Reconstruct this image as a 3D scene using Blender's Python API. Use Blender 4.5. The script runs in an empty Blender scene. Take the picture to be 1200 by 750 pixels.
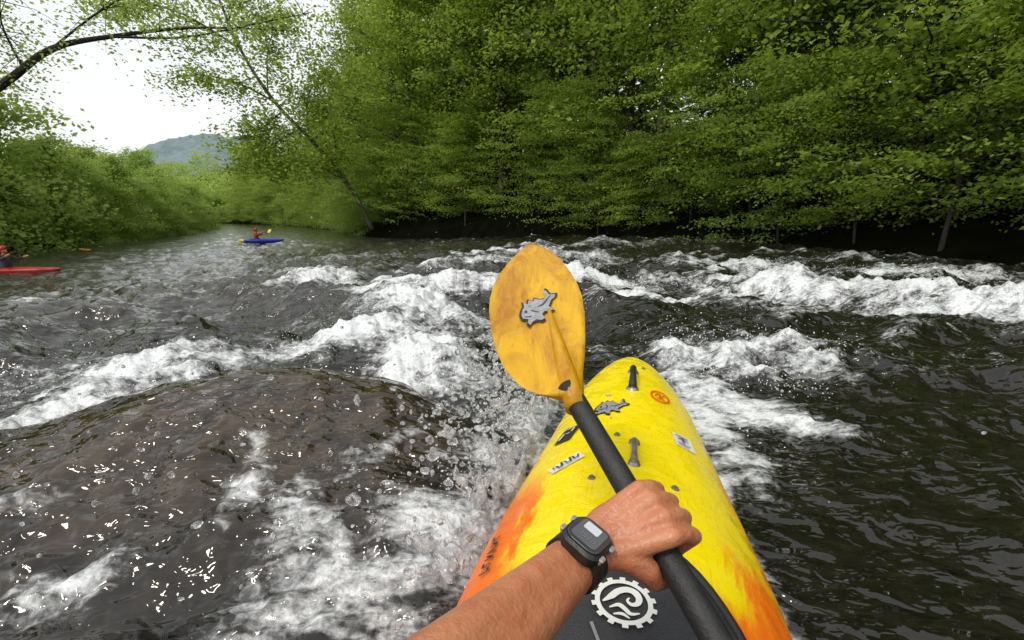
import bpy, bmesh, math, random
import numpy as np
from mathutils import Vector, Matrix
random.seed(7); RNG=np.random.default_rng(11)
scn=bpy.context.scene
scn.view_settings.view_transform='Standard'; scn.view_settings.look='None'; scn.view_settings.exposure=0

# ------------------------------------------------------------ helpers
def link(o,parent=None):
    scn.collection.objects.link(o)
    if parent is not None: o.parent=parent
    return o
def empty(name,loc=(0,0,0),rotz=0,label=None,category=None,group=None):
    e=bpy.data.objects.new(name,None); e.empty_display_size=.2
    e.location=loc; e.rotation_euler=(0,0,rotz); link(e)
    if label: e["label"]=label
    if category: e["category"]=category
    if group: e["group"]=group
    return e
def mesh_np(name,V,F,smooth=True):
    V=np.ascontiguousarray(V,dtype=np.float32); F=np.ascontiguousarray(F,dtype=np.int32)
    me=bpy.data.meshes.new(name)
    me.vertices.add(len(V)); me.vertices.foreach_set('co',V.ravel())
    me.loops.add(F.size); me.loops.foreach_set('vertex_index',F.ravel())
    me.polygons.add(len(F)); me.polygons.foreach_set('loop_start',np.arange(0,F.size,F.shape[1],dtype=np.int32))
    me.update(calc_edges=True); me.validate()
    me.polygons.foreach_set('use_smooth',np.full(len(me.polygons),smooth,dtype=bool))
    return me
def mesh_pd(name,V,F,smooth=True):
    me=bpy.data.meshes.new(name); me.from_pydata([tuple(map(float,v)) for v in V],[],F); me.update()
    for p in me.polygons: p.use_smooth=smooth
    return me
def add_attr(me,name,vals):
    a=me.attributes.new(name,'FLOAT','POINT'); a.data.foreach_set('value',np.ascontiguousarray(vals,dtype=np.float32))
def ob(name,me,mat=None,parent=None,**k):
    o=bpy.data.objects.new(name,me)
    if mat is not None and len(me.materials)==0: me.materials.append(mat)
    link(o,parent)
    for a,b in k.items(): o[a]=b
    return o
_p=np.random.default_rng(3).permutation(256); P=np.concatenate([_p,_p,_p])
_g=np.array([(math.cos(a),math.sin(a)) for a in np.linspace(0,2*math.pi,17)[:-1]])
def pn(x,y):
    xi=np.floor(x).astype(int); yi=np.floor(y).astype(int); xf=x-xi; yf=y-yi; xi&=255; yi&=255
    u=xf*xf*xf*(xf*(xf*6-15)+10); v=yf*yf*yf*(yf*(yf*6-15)+10)
    def g(a,b,dx,dy):
        h=_g[P[P[a]+b]&15]; return h[...,0]*dx+h[...,1]*dy
    n00=g(xi,yi,xf,yf); n10=g(xi+1,yi,xf-1,yf); n01=g(xi,yi+1,xf,yf-1); n11=g(xi+1,yi+1,xf-1,yf-1)
    return (n00*(1-u)+n10*u)*(1-v)+(n01*(1-u)+n11*u)*v*1.0
def fbm(x,y,o=4,gain=.5,off=0.):
    s=0; a=1
    for i in range(o):
        s=s+a*pn(x+off+i*17.3,y-off+i*9.1); a*=gain; x=x*2.03; y=y*2.03
    return s
def ridge(x,y,o=3,gain=.5,off=0.):
    s=0;a=1;t=0
    for i in range(o):
        s=s+a*(1-np.abs(pn(x+off+i*11.3,y+off*2+i*5.7))*2.2); t+=a; a*=gain; x=x*2.03;y=y*2.03
    return s/t
def sst(a,b,x):
    t=np.clip((x-a)/(b-a),0,1); return t*t*(3-2*t)

# ------------------------------------------------------------ material helpers
class NT:
    def __init__(s,name):
        s.m=bpy.data.materials.new(name); s.m.use_nodes=True; s.t=s.m.node_tree; s.t.nodes.clear()
        s.out=s.n('ShaderNodeOutputMaterial')
    def n(s,typ,**k):
        nd=s.t.nodes.new(typ)
        for a,b in k.items(): setattr(nd,a,b)
        return nd
    def l(s,a,b): s.t.links.new(a,b)
    def val(s,sock,v):
        if hasattr(v,'links') or hasattr(v,'is_linked'): s.l(v,sock)
        else: sock.default_value=v
    def noise(s,vec,scale,detail=4,rough=.5,dist=0.):
        nd=s.n('ShaderNodeTexNoise'); nd.inputs['Scale'].default_value=scale; nd.inputs['Detail'].default_value=detail
        nd.inputs['Roughness'].default_value=rough; nd.inputs['Distortion'].default_value=dist
        if vec is not None: s.l(vec,nd.inputs['Vector'])
        return nd.outputs['Fac']
    def math(s,op,a,b=None,c=None,clamp=False):
        nd=s.n('ShaderNodeMath',operation=op); nd.use_clamp=clamp
        s.val(nd.inputs[0],a)
        if b is not None: s.val(nd.inputs[1],b)
        if c is not None: s.val(nd.inputs[2],c)
        return nd.outputs[0]
    def mr(s,v,a,b,c=0.,d=1.,smooth=False):
        nd=s.n('ShaderNodeMapRange'); s.val(nd.inputs['Value'],v)
        if smooth: nd.interpolation_type='SMOOTHSTEP'
        for k,x in zip(('From Min','From Max','To Min','To Max'),(a,b,c,d)): nd.inputs[k].default_value=x
        return nd.outputs[0]
    def mix(s,f,a,b):
        nd=s.n('ShaderNodeMix',data_type='RGBA'); s.val(nd.inputs[0],f)
        for sock,v in ((nd.inputs[6],a),(nd.inputs[7],b)):
            if isinstance(v,tuple): sock.default_value=(*v,1) if len(v)==3 else v
            else: s.l(v,sock)
        return nd.outputs[2]
    def obj(s,scale=None):
        c=s.n('ShaderNodeTexCoord').outputs['Object']
        if scale:
            m=s.n('ShaderNodeMapping'); m.inputs['Scale'].default_value=scale; s.l(c,m.inputs['Vector']); return m.outputs[0]
        return c
    def attr(s,name): return s.n('ShaderNodeAttribute',attribute_name=name).outputs['Fac']
    def bump(s,h,strength,dist):
        b=s.n('ShaderNodeBump'); s.val(b.inputs['Strength'],strength); b.inputs['Distance'].default_value=dist; s.l(h,b.inputs['Height']); return b.outputs[0]
    def prin(s,col,rough=.5,normal=None,**k):
        p=s.n('ShaderNodeBsdfPrincipled')
        if isinstance(col,tuple): p.inputs['Base Color'].default_value=(*col,1)
        else: s.l(col,p.inputs['Base Color'])
        s.val(p.inputs['Roughness'],rough)
        if normal is not None: s.l(normal,p.inputs['Normal'])
        for a,b in k.items(): s.val(p.inputs[a.replace('_',' ')],b)
        return p.outputs[0]
    def done(s,sh): s.l(sh,s.out.inputs['Surface']); return s.m

def simple(name,col,rough=.5,var=.15,nscale=20,bumpd=.0,bs=60,**k):
    t=NT(name); v=t.obj(); n=t.noise(v,nscale,5,.6)
    c=t.mix(t.mr(n,.3,.7),tuple(x*(1-var) for x in col),tuple(min(1,x*(1+var)) for x in col))
    nm=t.bump(t.noise(v,bs,4,.6),.6,bumpd) if bumpd else None
    return t.done(t.prin(c,rough,nm,**k))

# ------------------------------------------------------------ world
w=bpy.data.worlds.new("World"); scn.world=w; w.use_nodes=True; nt=w.node_tree
bg=nt.nodes['Background']; sky=nt.nodes.new('ShaderNodeTexSky'); sky.sky_type='NISHITA'; sky.sun_disc=False
sky.air_density=2; sky.dust_density=5
tc=nt.nodes.new('ShaderNodeTexCoord'); nn=nt.nodes.new('ShaderNodeTexNoise'); nn.inputs['Scale'].default_value=2.5; nn.inputs['Detail'].default_value=5
nt.links.new(tc.outputs['Generated'],nn.inputs['Vector'])
rp=nt.nodes.new('ShaderNodeMix'); rp.data_type='RGBA'; rp.inputs[6].default_value=(10.2,10.5,11.0,1); rp.inputs[7].default_value=(12.2,12.2,12.2,1)
nt.links.new(nn.outputs['Fac'],rp.inputs[0])
mx=nt.nodes.new('ShaderNodeMix'); mx.data_type='RGBA'; mx.inputs[0].default_value=.86
nt.links.new(sky.outputs[0],mx.inputs[6]); nt.links.new(rp.outputs[2],mx.inputs[7]); nt.links.new(mx.outputs[2],bg.inputs[0]); bg.inputs[1].default_value=.1
sl=bpy.data.lights.new('sun','SUN'); sl.energy=1.5; sl.angle=math.radians(12); sl.color=(1,.95,.84)
so=bpy.data.objects.new('sun',sl); link(so)
sd=Vector((-.50,-.55,1.0)).normalized(); so.rotation_euler=sd.to_track_quat('Z','Y').to_euler()
sky.sun_rotation=math.atan2(sd.x,sd.y); sky.sun_elevation=math.asin(sd.z)

# ------------------------------------------------------------ camera
cd=bpy.data.cameras.new('camera'); cam=bpy.data.objects.new('camera',cd); link(cam); scn.camera=cam
cam.location=(0,0,1.0); cam.rotation_euler=(math.radians(90-12.8),0,0)
cd.sensor_width=36; cd.lens=16.5; cd.clip_start=.02; cd.clip_end=3000

# ------------------------------------------------------------ river geometry
RS=np.array([(13,-60),(11.5,3),(11,8),(10.5,13),(9.6,17),(7.8,21),(3.5,27),(-5,33),(-11,38),(-18,50),(-29,68),(-46,85),(-84,110),(-140,140)],float)
LS=np.array([(-24,-60),(-22,5),(-22.5,14),(-24,20),(-26.5,30),(-30,42),(-37,58),(-54,77),(-92,100),(-190,140)],float)
def xr(y): return np.interp(y,RS[:,1],RS[:,0])
def xl(y): return np.interp(y,LS[:,1],LS[:,0])
def base_level(x,y):
    lat=.22+.78*sst(7,-9,x)
    return -.85*sst(5,17,np.hypot(x,y))*lat
RX=np.array([-4.2,-2.9,-2.05,-1.6,-1.25,-.85,-.5,-.25,.0,.15]); RY=np.array([1.2,1.5,1.74,1.86,2.0,2.08,2.02,1.9,1.8,1.7]); RH=np.array([.0,.06,.15,.255,.31,.31,.25,.15,.05,0])
KO=np.array([.005,0.]); KA=np.array([.2554,.9668]); KB=np.array([.9668,-.2554])
FO=[ # foam patches: x,y,rx,ry,rot deg,strength,height
(-1.15,3.5,.5,.4,20,1.0,.12),(-.85,4.4,.5,.55,10,1.02,.2),(-.7,5.8,.7,.5,0,.88,.18),(-.55,3.05,.36,.45,0,.98,.10),(-1.5,3.15,.45,.22,20,.8,.03),(-.3,3.9,.4,.7,0,.5,.1),
(-2.5,2.3,.55,.26,8,1.0,.05),(-2.25,2.7,.5,.25,15,.8,.06),(-3.2,2.25,.8,.28,5,.85,.05),(-1.9,2.95,.4,.2,20,.62,.05),(-2.0,2.45,.3,.3,20,.85,.03),(-2.9,2.9,.7,.25,10,.5,.0),
(-3.3,7.8,.55,.6,0,.9,.16),(-4.6,12,1.2,1.0,0,.75,.2),(-2.6,6.1,.8,.35,10,.5,.05),(-3.6,10,.8,.6,0,.55,.1),
(0,14.5,2.0,1.2,0,.75,.3),(-.6,9.4,1.0,.8,0,.7,.25),(1.6,11.3,1.2,.8,0,.7,.25),(1.14,6.6,.8,.45,-10,.9,.2),(1.5,5.4,.7,.35,-25,.9,.16),(2.2,5.2,.7,.25,0,.55,.1),(2.9,7.2,1.1,.4,0,.6,.15),
(3.7,5.9,1.2,.45,-15,1.0,.22),(4.4,5.0,1.0,.5,-15,1.05,.24),(5.2,4.5,1.0,.5,-15,1.05,.24),(6.3,4.2,1.4,.5,-10,1.0,.2),(3.6,5.3,.9,.4,-20,.8,.05),(4.4,4.4,1.0,.35,-15,.85,.02),(5.3,3.9,1.2,.35,-12,.8,.02),(3.0,5.6,.7,.25,-30,.75,.1),(3.3,4.6,.5,.25,-30,.55,.05),
(4.4,9.3,1.5,.5,0,.75,.25),(3.8,7.2,1.3,.4,-10,.8,.2),(5.4,7.2,1.6,.4,-5,.75,.2),(7.4,8.0,1.5,.5,-10,.75,.2),(8.0,11,1.4,.5,-20,.55,.12),(2.6,18,4,1.0,0,.58,.3),(-6,18,3,1.0,0,.5,.2),(7.5,6,1.5,.4,-10,.65,.12),
(1.1,3.1,.34,.3,0,.85,.14),(1.5,3.0,.4,.3,0,.9,.16),(1.9,2.85,.36,.26,-20,.8,.12),(1.12,2.35,.24,.34,-10,.92,.14),(1.35,2.2,.24,.18,0,.85,.1),(.93,2.0,.14,.35,-10,.85,.06),(.98,2.6,.26,.34,0,.75,.12),(2.3,3.1,.4,.2,-20,.5,.04),
(.72,1.55,.07,.5,-12,.72,.02),(.62,1.0,.05,.4,-12,.72,.02),(.9,2.35,.12,.3,-12,.78,.04),
(.12,1.95,.15,.38,15,.9,.20),(-.04,1.5,.15,.38,15,.86,.18),(-.2,1.2,.2,.3,15,.78,.13),(-.4,.95,.3,.2,0,.64,.05),(.27,2.3,.15,.3,10,.85,.14),
(-.9,1.37,.08,.26,20,.46,.02),(-1.25,1.0,.22,.10,20,.56,.02),(-.52,1.6,.06,.3,-20,.52,.01),(-.62,1.15,.10,.26,20,.56,.02),(-1.6,1.2,.2,.10,20,.42,.01),(-.15,.8,.3,.2,0,.64,.04)]
def water_fields(x,y):
    r=np.hypot(x,y)
    z=base_level(x,y)
    hx=np.interp(x,RX,RH,left=0,right=0); hy=np.interp(x,RX,RY)
    wob=.05*fbm(x*2,y*.5,2); dy=y-hy-wob
    hump=hx*np.where(dy<0,np.exp(-(dy/.85)**2),np.exp(-(dy/.26)**2))*(1+.05*fbm(x*2.5,y*2.5,2))
    hm=sst(.02,.2,hump)
    crk=hm*(.012*ridge(x*4.2+y*1.5,y*2.0,2,.45,4.)-.006+.022*fbm(x*3,y*2.0,2))
    trough=-.10*np.exp(-((dy-.5)/.35)**2)*sst(0,.15,hx)
    fo=np.zeros_like(x); fh=np.zeros_like(x)
    wx=x+.42*fbm(x*1.1,y*1.1,5,.55,off=3)*np.minimum(1,r/3); wy=y+.42*fbm(x*1.1,y*1.1,5,.55,off=9)*np.minimum(1,r/3)
    for (cx,cy,rx,ry,ro,s,h) in FO:
        a=math.radians(ro); ca,sa=math.cos(a),math.sin(a)
        u=((wx-cx)*ca+(wy-cy)*sa)/rx; v=(-(wx-cx)*sa+(wy-cy)*ca)/ry
        e=np.exp(-(u*u+v*v)*.58); fo=np.maximum(fo,s*e); fh=np.maximum(fh,h*np.exp(-(u*u+v*v)*.8))
    ks=(x-KO[0])*KA[0]+y*KA[1]; kw=(x-KO[0])*KB[0]+y*KB[1]
    near=sst(.2,.9,np.maximum(np.abs(kw)-.3,ks-2.3)); nk=.25+.75*near
    zone=sst(2.0,5.0,r)*(1-.65*sst(18,45,r))*(.35+.65*sst(-13,-4,x))
    rg=ridge(x/2.8+.3*y/3,y/1.6,3,.42,5.); rg2=ridge(x/1.1,y/.75,2,.45,2.); rg3=ridge(x/.5,y/.27,2,.4,8.)
    chop=.40*(rg-.62)*zone+.14*(rg2-.6)*(.25+.75*zone)*nk+.042*(rg3-.6)*nk*sst(60,15,r)
    chop=chop+.045*fbm(x*2.2,y*3.4,2)*(.5+.5*zone)*nk+.010*fbm(x*7,y*12,2)*sst(40,8,r)
    chop=chop+.07*fbm(x*1.1+4,y*1.3,2)*nk
    turb=fo*(.10*ridge(x*2.5,y*2.5,4,.6,7.)-.05+.05*fbm(x*9,y*9,3,.6))*nk
    crest=sst(.70,.97,rg)*.75*zone+sst(.74,1.0,rg2)*.4*zone
    spat=fbm(x*.35,y*.35,2,off=31)
    foam=np.maximum(fo,crest*(.55+.9*spat))
    foam=foam+.30*(fbm(x*3.2,y*4.6,5,.58,off=13))*(.35+foam)
    foam=foam+.36*(ridge(x*1.7+y*.6,y*4.5,4,.55,43.)-.62)*(.25+foam)
    foam=foam+.08*sst(.0,.5,fbm(x*1.3,y*4.5,3,off=43))*zone
    # thin sheets of aerated water running down over the hump
    foam=foam+.34*hm*sst(.62,.95,ridge(x*2.4+y*1.1,y*1.0+x*.3,4,.6,71.))*sst(.30,.0,hump-.12)
    z=z+hump+crk+trough+fh*nk+chop*(1-.45*hm)+turb
    ins=(np.abs(kw)<.36)&(ks<2.4)&(ks>-1.1); z=np.where(ins,np.minimum(z,.05),z)
    return z,foam,hm
ang=np.concatenate([np.linspace(-62,62,900,endpoint=False),np.linspace(62,298,200,endpoint=False)])*math.pi/180
rad=.25*np.exp(np.linspace(0,math.log(190/.25),580))
A,R=np.meshgrid(ang,rad); X=R*np.sin(A); Y=R*np.cos(A)
Z,FM,HM=water_fields(X,Y)
CALM=sst(1.0,-5.,X)*sst(3.0,8.0,R)
na,nr=len(ang),len(rad)
i=np.arange(nr-1)[:,None]*na; j=np.arange(na)[None,:]; j2=(j+1)%na
F=np.stack([i+j,i+na+j,i+na+j2,i+j2],-1).reshape(-1,4)[:,::-1]
me=mesh_np('river',np.stack([X,Y,Z],-1).reshape(-1,3),F)
add_attr(me,'foam',FM.ravel()); add_attr(me,'hump',HM.ravel()); add_attr(me,'calm',CALM.ravel())
t=NT('river_water'); o=t.obj(); os=t.obj((1,1.7,1)); o3=t.obj((1,2.6,1))
n1=t.noise(os,7.5,1.5,.4,.5); n2=t.noise(o,36,5,.6,.6); n3=t.noise(o3,7,6,.6,.8); n4=t.noise(os,22,1,.5,.5); n5=t.noise(o,9,2,.45,.7); n6=t.noise(o,120,2,.6)
foam=t.attr('foam'); hump=t.attr('hump'); calm=t.attr('calm')
ff=t.math('ADD',foam,t.math('MULTIPLY',t.math('SUBTRACT',n3,.5),1.15))
ff=t.math('ADD',ff,t.math('MULTIPLY',t.math('SUBTRACT',n2,.5),.6))
fac=t.mr(ff,.34,.96,0,.97,True)
h=t.math('ADD',n1,t.math('MULTIPLY',n4,.16))
h=t.math('ADD',h,t.math('MULTIPLY',t.math('MULTIPLY',hump,n5),.5))
bs_=t.math('SUBTRACT',.95,t.math('MULTIPLY',calm,.5))
wn=t.bump(h,bs_,.055)
wc=t.mix(hump,(.008,.007,.005),t.mix(t.mr(n5,.35,.65),(.014,.009,.005),(.060,.040,.022)))
wc=t.mix(t.math('MULTIPLY',t.mr(n3,.45,.75),.4),wc,(.05,.040,.028))
wc=t.mix(t.math('MULTIPLY',calm,t.mr(n1,.35,.7)),wc,(.085,.080,.070))  # grey sky sheen painted into the base colour of the calm ripples
ws=t.prin(wc,.03,wn,IOR=1.42,Specular_IOR_Level=.72)
fn=t.bump(t.math('ADD',n2,t.math('MULTIPLY',n6,.25)),.45,.03)
fc=t.mix(t.mr(n2,.3,.6),(.66,.69,.71),(.90,.92,.93))
fs=t.prin(fc,.4,fn)
ms=t.n('ShaderNodeMixShader'); t.l(fac,ms.inputs[0]); t.l(ws,ms.inputs[1]); t.l(fs,ms.inputs[2])
MW=t.done(ms.outputs[0])
ob('river',me,MW,kind='structure')

# ------------------------------------------------------------ ground
ang=np.linspace(0,2*math.pi,360,endpoint=False); rad=np.concatenate([np.linspace(2,80,130),80*np.exp(np.linspace(.03,math.log(1500/80),50))])
A,R=np.meshgrid(ang,rad); XX=R*np.sin(A); YY=R*np.cos(A)
def ground_z(x,y):
    dr=(x-xr(y))*.78; dl=(xl(y)-x)*.85; d=np.maximum(dr,dl); right=dr>dl
    zo=np.where(right,-.7+.9*(1-np.exp(-np.maximum(d,0)/.6))+.30*np.minimum(np.maximum(d,0),45),-.9+.5*(1-np.exp(-np.maximum(d,0)/.6))+.03*np.minimum(np.maximum(d,0),45))
    return np.where(d>0,zo+.25*fbm(x*.3,y*.3,3),np.maximum(-3,-.7+d*1.2))
ZZ=ground_z(XX,YY); na,nr=len(ang),len(rad)
i=np.arange(nr-1)[:,None]*na; j=np.arange(na)[None,:]; j2=(j+1)%na
F=np.stack([i+j,i+na+j,i+na+j2,i+j2],-1).reshape(-1,4)[:,::-1]
me=mesh_np('ground',np.stack([XX,YY,ZZ],-1).reshape(-1,3),F)
t=NT('forest_floor'); o=t.obj(); n=t.noise(o,1.5,8,.65)
c=t.mix(t.mr(n,.35,.65),(.004,.0035,.0025),(.008,.010,.004))
MG=t.done(t.prin(c,1.,t.bump(t.noise(o,6,6,.7),.8,.2),Specular_IOR_Level=.03))
ob('ground',me,MG,kind='structure')

# ------------------------------------------------------------ foliage
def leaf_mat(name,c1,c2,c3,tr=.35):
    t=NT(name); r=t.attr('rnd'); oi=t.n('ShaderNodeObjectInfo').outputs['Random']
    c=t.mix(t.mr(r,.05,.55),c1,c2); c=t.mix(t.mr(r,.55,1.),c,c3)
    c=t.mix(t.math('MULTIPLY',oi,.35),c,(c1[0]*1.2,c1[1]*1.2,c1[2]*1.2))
    d=t.prin(c,.5,None,Specular_IOR_Level=.3); tl=t.n('ShaderNodeBsdfTranslucent'); t.l(t.mix(.45,c,(c3[0]*1.2,c3[1]*1.2,c3[2]*.7)),tl.inputs['Color'])
    ms=t.n('ShaderNodeMixShader'); ms.inputs[0].default_value=tr; t.l(d,ms.inputs[1]); t.l(tl.outputs[0],ms.inputs[2])
    return t.done(ms.outputs[0])
ML=leaf_mat('beech_leaves',(.055,.105,.015),(.25,.37,.05),(.54,.66,.13),.47)
MLD=leaf_mat('painted_shade_leaves',(.024,.050,.009),(.085,.15,.024),(.24,.34,.06),.38)  # beech leaf darkened: forest-depth shade painted into the colour
ML2=leaf_mat('light_leaves',(.16,.25,.05),(.33,.47,.10),(.52,.65,.18),.5)
t=NT('tree_bark'); o=t.obj((3,3,.7)); n=t.noise(o,4,8,.7)
MB=t.done(t.prin(t.mix(t.mr(n,.3,.7),(.012,.009,.007),(.05,.04,.03)),.85,t.bump(n,.9,.06)))
t=NT('pale_bark'); o=t.obj((3,3,.7)); n=t.noise(o,4,8,.7)
MB2=t.done(t.prin(t.mix(t.mr(n,.3,.7),(.06,.045,.035),(.18,.15,.115)),.85,t.bump(n,.9,.06)))

def tube(pts,rad,seg=8,V=None,F=None,cap=True):
    V=[] if V is None else V; F=[] if F is None else F
    pts=[Vector(p) for p in pts]; n=len(pts); b0=len(V); up=Vector((.13,.21,1)).normalized(); prev=None
    for i,p in enumerate(pts):
        d=(pts[min(i+1,n-1)]-pts[max(i-1,0)]).normalized()
        if prev is None:
            u=d.cross(up); 
            if u.length<.1: u=d.cross(Vector((1,0,0)))
        else: u=prev-d*prev.dot(d)
        u.normalize(); prev=u; v=d.cross(u)
        for k in range(seg):
            a=2*math.pi*k/seg; V.append(p+(u*math.cos(a)+v*math.sin(a))*rad[i])
    for i in range(n-1):
        for k in range(seg):
            a=b0+i*seg+k; b=b0+i*seg+(k+1)%seg; F.append((a,b,b+seg,a+seg))
    if cap:
        F.append(tuple(b0+k for k in range(seg))[::-1]); F.append(tuple(b0+(n-1)*seg+k for k in range(seg)))
    return V,F
def leaves_mesh(name,C,crnd,per,sh,sv,L,rng,tilt=.85):
    C=np.asarray(C); n=len(C)*per; c=np.repeat(C,per,0); cr=np.repeat(np.asarray(crnd),per)
    g=rng.normal(size=(n,3)); rr=sh*np.repeat(rng.uniform(.5,1.4,len(C)),per)
    c=c+np.stack([g[:,0]*rr,g[:,1]*rr,g[:,2]*sv-.16*(g[:,0]**2+g[:,1]**2)*rr*.5],-1)
    nr=np.stack([rng.normal(size=n)*tilt,rng.normal(size=n)*tilt,np.ones(n)],-1); nr/=np.linalg.norm(nr,axis=1)[:,None]
    a=rng.uniform(0,2*math.pi,n); d=np.stack([np.cos(a),np.sin(a),np.zeros(n)],-1); d-=nr*(d*nr).sum(1)[:,None]; d/=np.linalg.norm(d,axis=1)[:,None]
    e=np.cross(nr,d); l=(L*rng.uniform(.55,1.3,n))[:,None]
    V=np.stack([c-d*l*.5,c+e*l*.32,c+d*l*.5,c-e*l*.32],1).reshape(-1,3); F=np.arange(n*4).reshape(-1,4)
    me=mesh_np(name,V,F,False); add_attr(me,'rnd',np.repeat(np.clip(cr*.75+rng.uniform(0,.28,n),0,1),4)); return me
def make_tree(seed,H,r0,base,spread,nbr,per,L,cl=7,sh=.5,sv=.1,lowbias=1.0,lean=0.):
    rng=np.random.default_rng(seed); V=[];F=[]
    n=10; ph=rng.uniform(0,6,2); tp=[]
    for i in range(n):
        f=i/(n-1); tp.append(Vector((lean*f*H+.35*math.sin(ph[0]+f*4)*f*H*.08,.35*math.sin(ph[1]+f*3.3)*f*H*.08,-.6+f*(H+.6))))
    tr=[r0*(1.2 if i==0 else 1)*(1-.88*(i/(n-1))) for i in range(n)]
    tube(tp,tr,10,V,F); C=[];CR=[]
    for b in range(nbr):
        f=base/H+(1-base/H)*((b+rng.uniform(0,1))/nbr)**lowbias; f=min(f,.985)
        k=f*(n-1); i0=int(k); p0=tp[i0].lerp(tp[min(i0+1,n-1)],k-i0); g=(f-base/H)/(1-base/H)
        ln=spread*(.5+.75*math.sin(math.pi*min(1,.22+g*.75)))*rng.uniform(.45,1.4)*(1-.3*g)
        az=b*2.399+rng.uniform(-.5,.5); pit=rng.uniform(.0,.5)+.75*g**1.5
        pts=[p0]; q=p0.copy(); segs=5
        for s in range(segs):
            pt=pit*(1-.9*s/segs)-.22*s/segs; az+=rng.uniform(-.22,.22)
            q=q+Vector((math.cos(az)*math.cos(pt),math.sin(az)*math.cos(pt),math.sin(pt)))*(ln/segs); pts.append(q.copy())
        rb=max(.010,r0*(1-.88*f)*.34); tube(pts,[rb*(1-.85*i/segs) for i in range(segs+1)],5,V,F,False)
        br=rng.uniform(0,1)
        for c in range(cl):
            fb=rng.uniform(.35,1.05); k=min(fb,.999)*segs; i0=int(k); bp=pts[i0].lerp(pts[i0+1],k-i0)
            off=rng.normal(size=2)*ln*.16; tip=bp+Vector((off[0],off[1],rng.normal()*.18*ln*.4))
            tube([bp,tip],[rb*.25,.006],3,V,F,False)
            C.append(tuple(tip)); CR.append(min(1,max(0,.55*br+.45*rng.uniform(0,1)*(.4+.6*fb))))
    return mesh_pd('trunk',V,F),leaves_mesh('crown',C,CR,per,sh,sv,L,rng)
BIG=[make_tree(101,19,.22,3.0,5.2,48,42,.25,7,.54,.20),make_tree(102,21,.25,4.0,5.0,48,42,.25,7,.54,.20),make_tree(103,17,.19,2.4,5.0,46,42,.24,7,.52,.18),
     make_tree(104,22,.23,8.0,5.2,40,44,.26,7,.60,.24),make_tree(105,18,.16,3.4,4.6,44,42,.24,7,.52,.18)]
SML=[make_tree(201,7,.06,1.3,3.5,30,62,.13,8,.44,.06),make_tree(202,8.5,.07,1.7,3.9,34,60,.135,8,.46,.06),make_tree(203,6,.05,1.0,3.3,27,62,.125,8,.42,.06)]
LFT=[make_tree(301,6.5,.12,.3,2.8,44,46,.20,7,.40,.2),make_tree(302,7.5,.13,.5,2.8,48,46,.20,7,.42,.2),make_tree(303,5.0,.09,.1,2.8,40,46,.18,7,.42,.2)]
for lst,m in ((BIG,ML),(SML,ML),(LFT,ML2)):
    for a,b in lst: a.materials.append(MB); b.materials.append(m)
PALE=(BIG[3][0].copy(),BIG[3][1]); PALE[0].materials.clear(); PALE[0].materials.append(MB2)
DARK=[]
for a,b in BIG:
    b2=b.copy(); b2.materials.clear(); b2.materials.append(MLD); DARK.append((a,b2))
def put_tree(name,pair,x,y,sc,rz,label,category,group,sink=.15,tilt=(0,0),mat=None):
    z=float(ground_z(np.array([x]),np.array([y]))[0])-sink
    e=empty(name,(x,y,z),0,label,category,group); e.rotation_euler=(tilt[0],tilt[1],rz); e.scale=(sc,sc,sc)
    a=bpy.data.objects.new('trunk',pair[0]); link(a,e); b=bpy.data.objects.new('crown',pair[1]); link(b,e)
    return e
def along(poly,spacing,side,y0,y1):
    out=[]; carry=0
    for (a,b) in zip(poly[:-1],poly[1:]):
        d=b-a; L=np.linalg.norm(d); d/=L; nrm=np.array([d[1],-d[0]])*side; s=carry
        while s<L:
            p=a+d*s
            if y0<=p[1]<=y1: out.append((p,nrm))
            s+=spacing
        carry=s-L
    return out
rng=random.Random(5)
LB="tall green broadleaf tree on the steep wooded river bank"; GB="broadleaf trees lining the shaded river bank"
for row,(off,jit,sp,y1) in enumerate([(3.4,1.0,4.6,92),(7.8,1.8,4.8,95),(13,2.5,5.6,75)]):
    for k,(p,nm) in enumerate(along(RS,sp,1,-2,y1)):
        q=p+nm*(off+rng.uniform(-jit,jit))+np.array([rng.uniform(-1,1),rng.uniform(-1,1)])
        v=rng.choice([0,1,2,4,2] if row==0 else [0,1,3,3,4]); s=rng.uniform(.8,1.15)
        if p[1]>72: s*=.55
        elif p[1]>58: s*=.75
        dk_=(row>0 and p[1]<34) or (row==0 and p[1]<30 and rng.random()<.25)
        put_tree('broadleaf_tree',(DARK if dk_ else BIG)[v],q[0],q[1],s,rng.uniform(0,6.28),"broadleaf tree inside the bank forest, shade painted into leaf colour" if dk_ else LB,"tree",GB,tilt=(rng.uniform(-.06,.06),rng.uniform(-.06,.06)))
for (x,y,pale,s) in ((4.6,28.6,1,1.05),(7.4,25.6,1,.9),(11.6,17.4,0,1.0),(12.8,15.4,0,.85),(-.8,33,0,.9)):
    put_tree('broadleaf_tree',PALE if pale else BIG[3],x,y,s,rng.uniform(0,6.28),"tall tree with straight bare pale trunk at the bank edge" if pale else "tall tree with dark straight bare trunk at the bank edge","tree",GB,tilt=(rng.uniform(-.03,.03),rng.uniform(-.03,.03)))
for k,(p,nm) in enumerate(along(RS,2.5,1,0,88)):
    if rng.random()<.08 and p[1]<45: continue
    q=p+nm*rng.uniform(.3,2.0); s=rng.uniform(.65,1.1)
    put_tree('understory_tree',SML[rng.randrange(3)],q[0],q[1],s,rng.uniform(0,6.28),"low layered beech sapling leaning over the water's edge","tree","low saplings overhanging the river bank",sink=.35,tilt=(nm[1]*.18,-nm[0]*.18))
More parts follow.
